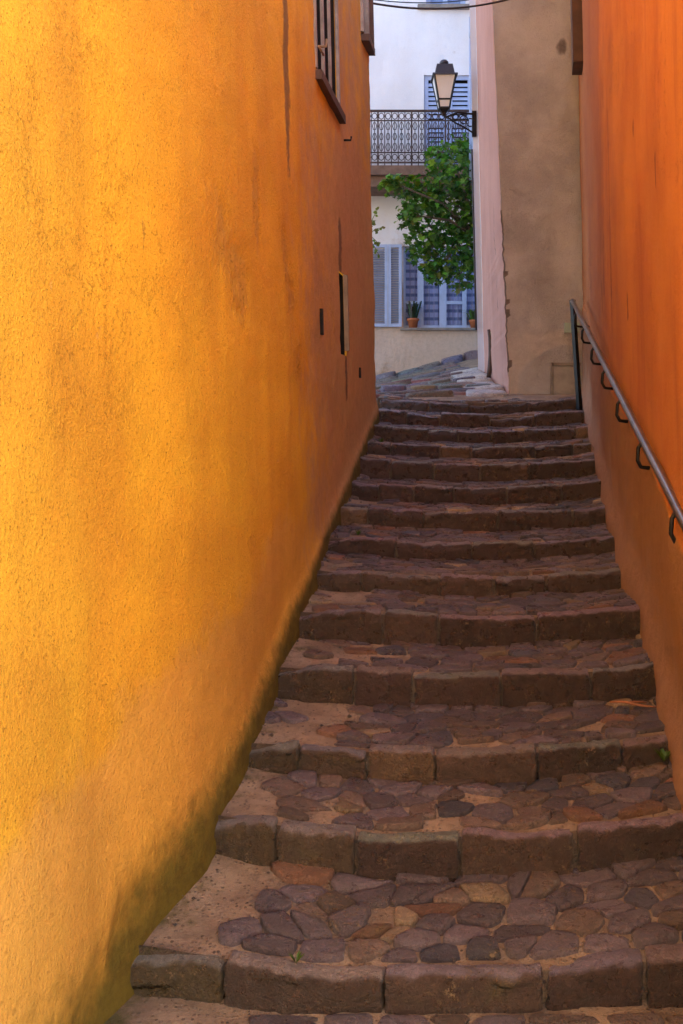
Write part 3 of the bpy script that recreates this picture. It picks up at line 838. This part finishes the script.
# balcony
by0, by1 = FY - .75, FY - .006
zf = Z(166, by0)
mb = MB(); mb.box((-.6, by0 - .06, zf - .17), (2.62, by1, zf - .003)); mb.box((-.55, by0 + .02, zf - .36), (2.6, by1, zf - .173)); bal = mb.build('balcony', M['plank'], fh)
mb = MB(); zt = Z(110, by0); x0, x1 = -.55, 2.45
mb.box((x0, by0 - .022, zt - .035), (x1, by0 + .022, zt)); mb.box((x0, by0 - .015, zf + .05), (x1, by0 + .015, zf + .075)); mb.box((x0, by0 - .012, zt - .20), (x1, by0 + .012, zt - .18))
mb.box((x0, by0 - .012, zf + .23), (x1, by0 + .012, zf + .25))
def loop(cx, cz, rx, rz, n=8):
    mb.tube([(cx + rx * math.cos(t), by0, cz + rz * math.sin(t)) for t in [2 * math.pi * i / n for i in range(n + 1)]], .008, 4, cap=False)
nb_ = int((x1 - x0) / .118)
for i in range(nb_ + 1):
    x = x0 + (x1 - x0) * i / nb_
    w = .008 if i % 5 else .014
    mb.box((x - w, by0 - w, zf + .002), (x + w, by0 + w, zt - .036))
    xm = x + .059
    if i < nb_:
        loop(xm, zt - .11, .046, .055); loop(xm, zf + .155, .046, .055)
        zm = (zf + .25 + zt - .2) / 2; hh = (zt - .2 - zf - .25) / 2
        loop(xm, zm + hh * .68, .038, hh * .26, 6); loop(xm, zm - hh * .68, .038, hh * .26, 6)
        mb.box((xm - .007, by0 - .007, zm - hh), (xm + .007, by0 + .007, zm + hh)); loop(xm, zm, .032, hh * .24, 6)
mb.build('railing', M['iron2'], bal)

# ------------------------------------------------------------------ flower pots on the sill
def pot(px, py, k, label, kind):
    y = FY + .0; x = X(px, y); z = op[2]
    t = thing('flower_pot', (x, y, z), label, 'flower pot', 'flower pots on the window sill')
    m = MB(); m.lathe([(.075 * k, 0), (.10 * k, .13 * k), (.115 * k, .135 * k), (.115 * k, .175 * k), (.095 * k, .178 * k), (.09 * k, .15 * k)], 16, (x, y, z)); m.build('pot', M['terra'], t)
    m = MB()
    for i in range(26 if kind else 40):
        a = random.uniform(0, 6.28); r = random.uniform(0, .07); h = random.uniform(.15, .36 if kind else .22) ; sp = random.uniform(.02, .13)
        p0 = Vector((x + r * math.cos(a), y + r * math.sin(a) * .8, z + .14 * k)); p1 = p0 + Vector((sp * math.cos(a), sp * math.sin(a) * .5, h)); p2 = p0 + Vector((sp * 2 * math.cos(a), sp * math.sin(a), h * .92))
        c = tuple(v * random.uniform(.6, 1.3) for v in ((.03, .05, .025) if kind else (.06, .12, .03)))
        s = Vector((-math.sin(a), math.cos(a), 0)) * .018
        i0 = [m.vert(q, c) for q in (p0 - s, p0 + s, p1 + s, p1 - s, p2)]
        m.face(i0[:4]); m.face((i0[3], i0[2], i0[4]))
    m.build('plant', M['leaf'], t)
pot(413, 327, 1.0, 'terracotta pot with dark spiky plant beside the open blue shutter', 1)
pot(474, 327, .85, 'small terracotta pot with light green plant at the right end of sill', 0)

# ------------------------------------------------------------------ leafy tree reaching out from the pale house
tr = thing('fig_tree', (X(479, 15.2), 15.2, 2.2), 'leafy green fig-like tree hanging out in front of the blue window', 'tree')
bl = [(455, 165, 30, 26), (462, 205, 24, 34), (440, 195, 30, 26), (420, 195, 26, 20), (402, 186, 20, 12), (430, 225, 30, 28), (450, 250, 30, 30), (462, 272, 20, 20), (425, 250, 22, 22),
      (440, 160, 16, 18), (466, 150, 12, 16), (410, 215, 14, 16), (392, 182, 10, 8), (468, 235, 14, 40), (436, 272, 14, 14)]
mbt = MB(); org = Vector((X(484, 15.2), 15.3, Z(240, 15.2))); clumps = []
for (px, py, rx, rz) in bl:
    d = 15.2 + random.uniform(-.5, .4); c = Vector((X(px, d), d, Z(py, d))); rx_, rz_ = rx / F * d, rz / F * d
    clumps.append((c, rx_, rz_))
    q = lerp(org, c, .5) + Vector((random.uniform(-.08, .08), random.uniform(-.1, .1), .12))
    mbt.tube([org, lerp(org, q, .6), q, lerp(q, c, .7), c], [.035, .028, .02, .014, .007], 6, (.12, .085, .06))
    for i in range(5):
        e = c + Vector((random.gauss(0, .6) * rx_, random.gauss(0, .5) * rx_, random.gauss(0, .6) * rz_)); mbt.tube([c, lerp(c, e, .5) + Vector((0, 0, .04)), e], [.007, .005, .003], 4, (.12, .09, .05))
mbt.tube([Vector((X(483, 15.4), 15.4, 1.0)), Vector((X(484, 15.3), 15.3, 1.8)), org, org + Vector((-.05, 0, .9))], [.05, .045, .04, .02], 8, (.13, .10, .07))
mbt.build('branches', M['stone'], tr)
lf = MB()
SH = [(0, 0), (.30, .10), (.52, .30), (.30, .42), (.44, .72), (.16, .66), (0, 1.0), (-.16, .66), (-.44, .72), (-.30, .42), (-.52, .30), (-.30, .10)]
for (c, rx_, rz_) in clumps:
    vol = rx_ * rz_ * rx_
    nl = int(60 + 640 * rx_ * rz_)
    for i in range(nl):
        while True:
            p = Vector((random.uniform(-1, 1), random.uniform(-1, 1), random.uniform(-1, 1)))
            if p.length < 1: break
        p *= random.uniform(.75, 1.15)
        ctr = c + Vector((p.x * rx_, p.y * rx_ * 1.1, p.z * rz_))
        s = random.uniform(.075, .145)
        az = random.uniform(0, 6.28); tl = random.uniform(.15, 1.25)
        ax = Vector((math.cos(az), math.sin(az), -tl)).normalized()         # towards the drooping tip
        sd = ax.cross(Vector((random.uniform(-.4, .4), random.uniform(-.4, .4), 1))).normalized(); nr = sd.cross(ax)
        g = random.random()
        col = (.036, .10, .016) if g < .45 else (.066, .16, .024) if g < .8 else (.13, .24, .03)
        if c.x < X(408, 15.2) and g > .4: col = (.12, .20, .02)
        col = tuple(v * random.uniform(.7, 1.3) for v in col)
        ids = []
        for (a, b) in SH: ids.append(lf.vert(ctr + sd * a * s + ax * (b - .3) * s + nr * (abs(a) * .35 - b * b * .15) * s, col))
        m0 = lf.vert(ctr + ax * .12 * s, col)
        for j in range(12): lf.face((ids[j], ids[(j + 1) % 12], m0), False)
lf.build('foliage', M['leaf'], tr)
# a few sprigs at the edge of the ochre corner
sp = thing('hanging_sprig', (X(376, 14), 14, Z(240, 14)), 'thin sprig with few small light green leaves beside the ochre corner', 'plant')
mb = MB()
base = Vector((X(366, 14), 14, Z(238, 14)))
for (px, py) in ((379, 207), (384, 227), (379, 245), (380, 256), (376, 220)):
    e = Vector((X(px, 14), 14 + random.uniform(-.1, .1), Z(py, 14))); mb.tube([base, lerp(base, e, .5) + Vector((0, 0, .05)), e], [.008, .006, .003], 4, (.16, .14, .05))
    for i in range(7):
        q = lerp(base, e, random.uniform(.4, 1.05)); s = random.uniform(.03, .06); a = random.uniform(0, 6.28)
        u_ = Vector((math.cos(a), .3, math.sin(a))) * s; w_ = Vector((-math.sin(a), .4, math.cos(a))) * s * .5; c = tuple(v * random.uniform(.7, 1.4) for v in (.11, .17, .03))
        mb.face([mb.vert(q + k, c) for k in (-u_ * .2, w_ + u_ * .4, u_, -w_ + u_ * .4)])
mb.build('sprig', M['leaf'], sp)

# ------------------------------------------------------------------ street lamp
LD = 13.9; lx = X(444, LD)
lamp = thing('street_lamp', (nx_(Z(118, LD)), LD, Z(118, LD)), 'black iron lantern with frosted panes on a wall bracket above the tree', 'street lamp')
zz = lambda y: Z(y, LD); pxm = LD / F
mb = MB()
mb.lathe([(.1 * pxm, zz(66)), (4.2 * pxm, zz(64.5)), (4.6 * pxm, zz(62.5)), (3 * pxm, zz(60.5)), (.5 * pxm, zz(59.5))], 12, (lx, LD, 0)); mb.lathe([(2.2 * pxm, zz(67)), (2.2 * pxm, zz(64.4))], 10, (lx, LD, 0))
mb.lathe([(9.6 * pxm, zz(76)), (7.8 * pxm, zz(66.5)), (2.4 * pxm, zz(65.6))], 4, (lx, LD, 0), sq=True)
mb.lathe([(12.4 * pxm, zz(78.5)), (12.4 * pxm, zz(77)), (9.7 * pxm, zz(75.9))], 4, (lx, LD, 0), sq=True)
mb.build('hood', M['navy'], lamp)
mb = MB()
tops, bots, low = 10.6 * pxm, 6.2 * pxm, 5.0 * pxm
for sx in (-1, 1):
    for sy in (-1, 1):
        mb.obox((lx + sx * tops, LD + sy * tops, zz(78.3)), (lx + sx * bots, LD + sy * bots, zz(101)), .022, .022)
        mb.obox((lx + sx * bots, LD + sy * bots, zz(101)), (lx + sx * low, LD + sy * low, zz(109)), .02, .02)
for (r, y) in ((bots, 101), (low, 109)):
    for s in (-1, 1):
        mb.box((lx - r, LD + s * r - .01, zz(y) - .012), (lx + r, LD + s * r + .01, zz(y) + .012)); mb.box((lx + s * r - .01, LD - r, zz(y) - .0115), (lx + s * r + .01, LD + r, zz(y) + .0115))
mb.lathe([(1.5 * pxm, zz(116)), (2.4 * pxm, zz(113)), (5 * pxm, zz(109.6)), (5.1 * pxm, zz(109.0))], 4, (lx, LD, 0), sq=True)
mb.build('lantern_frame', M['iron'], lamp)
mb = MB()
for k in range(4):
    a = math.pi / 2 * k; c_, s_ = round(math.cos(a)), round(math.sin(a))
    def q(r, h, o): return (lx + c_ * r - s_ * o * r, LD + s_ * r + c_ * o * r, h)
    mb.face([mb.vert(p) for p in (q(tops, zz(78.3), -1), q(tops, zz(78.3), 1), q(bots, zz(101), 1), q(bots, zz(101), -1))])
    mb.face([mb.vert(p) for p in (q(bots, zz(101.6), -1), q(bots, zz(101.6), 1), q(low, zz(109), 1), q(low, zz(109), -1))])
mb.build('glass', M['frost'], lamp)
mb = MB(); xw = nx_(zz(118)) + .01
mb.tube([(lx, LD, zz(116)), (lx + .04, LD, zz(117)), (lx + .2, LD, zz(112.5)), (xw, LD + .1, zz(112))], .016, 8)
mb.tube([(lx + .05, LD, zz(117)), (lx + .16, LD + .02, zz(122)), (lx + .30, LD + .05, zz(126)), (xw, LD + .1, zz(131))], .013, 8)
for (fx, fz, r) in ((.18, 116.5, .045), (.30, 118.5, .06), (.40, 121, .06)):
    mb.tube([(lx + fx + r * math.cos(t), LD + .03 + fx * .1, zz(fz) + r * math.sin(t)) for t in [6.28 * i / 10 for i in range(9)]], .009, 6)
mb.box((xw - .015, PE - .03, zz(134)), (xw + .05, PE + .02, zz(108))); mb.build('bracket', M['iron'], lamp)

# ------------------------------------------------------------------ handrail
hr = thing('handrail', (2.38, 9.5, .15), 'dark steel handrail on brackets sloping along the orange wall down from its post', 'handrail')
A = Vector((X(572.5, 9.5), 9.5, Z(301, 9.5))); yb = 2.35
def rail_p(y):
    t = (9.5 - y) / (9.5 - 4.05); zz_ = lerp(A.z, Z(507, 4.05), t)
    return Vector((lerp(A.x, X(677, 4.05), t), y, zz_))
mb = MB(); mb.tube([rail_p(9.5 - i * (9.5 - yb) / 30) + Vector((.004 * nz(i * .4, 1.), 0, .004 * nz(i * .5, 2.))) for i in range(31)], .022, 14); mb.build('rail', M['steel'], hr)
mb = MB(); pb = Vector((X(580, 9.55), 9.55, Z(408, 9.55) - .1)); mb.obox(pb, A + Vector((0, .0, .012)), .042, .042); mb.build('post', M['iron'], hr)
for y in (8.95, 8.2, 7.4, 6.65, 5.85, 5.0, 4.05, 3.1):
    p = rail_p(y); w = Vector((Rx(y, p.z - .08) + .03, y + .01, p.z - .10)); mb = MB()
    e = p + Vector((0, 0, -.12))
    mb.tube([p + Vector((0, 0, -.015)), p + Vector((-.022, 0, -.05)), p + Vector((-.026, 0, -.115)), p + Vector((-.008, 0, -.15)), p + Vector((.03, 0, -.155)), Vector((w.x, y, p.z - .155))], .0105, 8)
    mb.build('bracket', M['iron'], hr)

# ------------------------------------------------------------------ cables across the street
def cable(p0, p1, sag, r, label):
    m = MB(); p0, p1 = Vector(p0), Vector(p1)
    m.tube([lerp(p0, p1, i / 24) - Vector((0, 0, sag * par(i / 24))) for i in range(25)], r, 5)
    tag(m.build('overhead_cable', M['wire']), label, 'cable', 'cables strung across the alley')
cable((Lx(9.0, 4.4) - .1, 9.1, Z(-1, 9.1)), (X(541, 10.3), 10.33, Z(-12, 10.3)), .15, .011, 'thick black cable sagging in front of the white house, lower of two')
cable((X(350, 16), 16, Z(-4, 16)), (X(482, 16.5), 16.5, Z(-2, 16.5)), .1, .010, 'thin cable strung higher before the top window of the white house')

# ------------------------------------------------------------------ litter and weeds
def ground_at(px, k, back):
    t = clamp((X(px, D[k] + back) - Lx(D[k], ZK[k])) / (Rx(D[k], ZK[k]) - Lx(D[k], ZK[k])))
    y = lip_y(k, t) + back
    return Vector((X(px, y), y, tread_z(k, t, y) + .02))
p = ground_at(630, 2, .42)
mb = MB(); mb.tube([p + Vector((-.09, .03, .01)), p + Vector((-.03, .0, .018)), p + Vector((.05, -.02, .006)), p + Vector((.12, -.035, .004))], [.004, .007, .006, .003], 6)
mb.tube([p + Vector((-.04, .0, .016)), p + Vector((.03, .02, .012)), p + Vector((.09, .03, .008))], [.004, .005, .003], 6)
tag(mb.build('dry_twig', M['twig']), 'reddish dry twig lying on a tread near the orange wall', 'twig')
def leaf_on(px, k, back, s, label):
    p = ground_at(px, k, back); m = MB(); a = random.uniform(0, 3); u_ = Vector((math.cos(a), math.sin(a), .12)) * s; w_ = Vector((-math.sin(a), math.cos(a), .3)) * s * .45
    c = (.42, .17, .03)
    n0 = [m.vert(p + q, c) for q in (-u_, -u_ * .2 + w_, u_ * .5 + w_ * .8, u_ * 1.1 + Vector((0, 0, .02)), u_ * .5 - w_ * .6, -u_ * .2 - w_, Vector((0, 0, -.006)))]
    for j in range(6): m.face((n0[j], n0[(j + 1) % 6], n0[6]))
    tag(m.build('fallen_leaf', M['leaf']), label, 'leaf')
leaf_on(254, 2, .22, .028, 'curled yellow-brown leaf lying at the ochre wall')
def weed(p, n, h, label):
    m = MB()
    for i in range(n):
        a = random.uniform(0, 6.28); l = h * random.uniform(.5, 1.1); d = Vector((math.cos(a), math.sin(a), random.uniform(.5, 1.6))).normalized() * l; s = Vector((-math.sin(a), math.cos(a), 0)) * l * .16
        c = tuple(v * random.uniform(.7, 1.4) for v in (.07, .12, .02))
        m.face([m.vert(p + q, c) for q in (Vector((0, 0, -.01)), d * .5 + s, d, d * .5 - s)])
    tag(m.build('weed', M['leaf']), label, 'weed', 'weeds growing in the stairway joints')
weed(ground_at(296, 0, .05), 14, .035, 'small green weed in mortar behind the lowest edge stones')
weed(ground_at(597, 9, .2), 18, .07, 'weed tuft at the foot of the orange wall on upper steps')
weed(ground_at(382, 10, .1), 14, .05, 'weed tuft in the joint of an upper step near the ochre corner')
weed(ground_at(358, 6, .12), 10, .045, 'weed sprouting on a middle step beside the ochre wall')
weed(ground_at(664, 1, .45), 16, .06, 'weed at the foot of the orange wall on a low step')

gm = MB()
for k in range(0, 12):
    for i in range(70 if k < 5 else 30):
        t = random.choice((random.betavariate(.6, 5), 1 - random.betavariate(.6, 5), random.random())); t = clamp(t, .04, .96)
        bk = random.choice((random.uniform(.12, .5), (lip_y(k + 1, t) - lip_y(k, t)) + .02 - abs(random.gauss(0, .04))))
        y = lip_y(k, t) + min(bk, lip_y(k + 1, t) - lip_y(k, t) + .02); x = tx(t, y, 0); z = tread_z(k, t, y) + .008
        sz = random.uniform(.003, .009) * (1.6 if random.random() < .1 else 1); c = random.choice(((.12, .09, .08), (.30, .22, .16), (.07, .06, .06), (.20, .12, .08), (.38, .30, .22)))
        ids = []
        for (a, b, d) in ((1, 0, 0), (0, 1, 0), (-1, 0, 0), (0, -1, 0), (0, 0, 1), (0, 0, -1)):
            ids.append(gm.vert((x + a * sz * random.uniform(.7, 1.5), y + b * sz * random.uniform(.7, 1.5), z + d * sz * random.uniform(.5, .9)), c))
        for j in range(4): gm.face((ids[j], ids[(j + 1) % 4], ids[4])); gm.face((ids[(j + 1) % 4], ids[j], ids[5]))
tag(gm.build('grit', M['stone']), 'loose grit and crumbs of mortar strewn over the stair treads', 'grit', kind='stuff')

# ------------------------------------------------------------------ unseen houses added behind the viewer to bounce sunlight into the alley
sq = thing('bounce_house', (2, -7, GZ), 'unseen cream house added behind the viewer to bounce sunlight', 'house')
mb = MB(); mb.box((-12, -12, GZ - .05), (16, -5.5, 9)); mb.build('wall', M['cream'], sq)
mb = MB(); mb.box((-12.3, -12.3, 9.003), (16.3, -5.2, 9.25)); mb.build('roof', M['tile'], sq)
for x in (-5.5, -2, 1.5, 5, 8.5, 12):
    for z in (0.2, 3.6):
        mb = MB(); mb.box((x, -5.52, z), (x + 1.0, -5.44, z + 1.6)); mb.build('shutter', M['blue'], sq)
wl = thing('side_bounce_house', (-9, -4, GZ), 'unseen yellow house added left of the viewer to bounce light', 'house')  # added out of view to throw light on the orange wall
mb = MB(); mb.box((-14, -5.4, GZ - .05), (-7, .6, 8)); mb.build('wall', M['cream'], wl)
mb = MB(); mb.box((-14.2, -5.42, 8.003), (-6.7, .8, 8.2)); mb.build('roof', M['tile'], wl)

# ------------------------------------------------------------------ light
SUN_EL, SUN_AZ = 42, 60             # azimuth measured from +y towards +x
w = bpy.data.worlds.new('World'); sc.world = w; w.use_nodes = True
nt = w.node_tree; bg = nt.nodes['Background']; sky = nt.nodes.new('ShaderNodeTexSky'); sky.sky_type = 'NISHITA'; sky.sun_disc = False
sky.sun_elevation = R(SUN_EL); sky.sun_rotation = R(SUN_AZ)
nt.links.new(sky.outputs[0], bg.inputs[0]); bg.inputs[1].default_value = .15
L = bpy.data.lights.new('sun', 'SUN'); L.energy = 4.5; L.angle = R(.5); L.color = (1, .90, .74)
so = bpy.data.objects.new('sun', L); COL.objects.link(so)
dv = Vector((math.cos(R(SUN_EL)) * math.sin(R(SUN_AZ)), math.cos(R(SUN_EL)) * math.cos(R(SUN_AZ)), math.sin(R(SUN_EL))))
so.rotation_euler = dv.to_track_quat('Z', 'Y').to_euler(); so.location = (20, 20, 30)

cam = bpy.data.cameras.new('camera'); co = bpy.data.objects.new('camera', cam); COL.objects.link(co); sc.camera = co
co.location = (0, 0, 0); co.rotation_euler = (R(90), 0, 0)
cam.sensor_fit = 'VERTICAL'; cam.sensor_height = 36; cam.lens = 36 * F / 1024; cam.shift_y = (HY - 512) / 1024
cam.clip_start = .05; cam.clip_end = 600
sc.render.resolution_x, sc.render.resolution_y = 683, 1024
sc.render.engine = 'CYCLES'
try:
    sc.cycles.max_bounces = 10; sc.cycles.diffuse_bounces = 6; sc.cycles.use_denoising = True
except Exception: pass
vs = sc.view_settings; vs.view_transform = 'Standard'; vs.look = 'None'; vs.gamma = 1; vs.use_curve_mapping = False
vs.exposure = 2.55
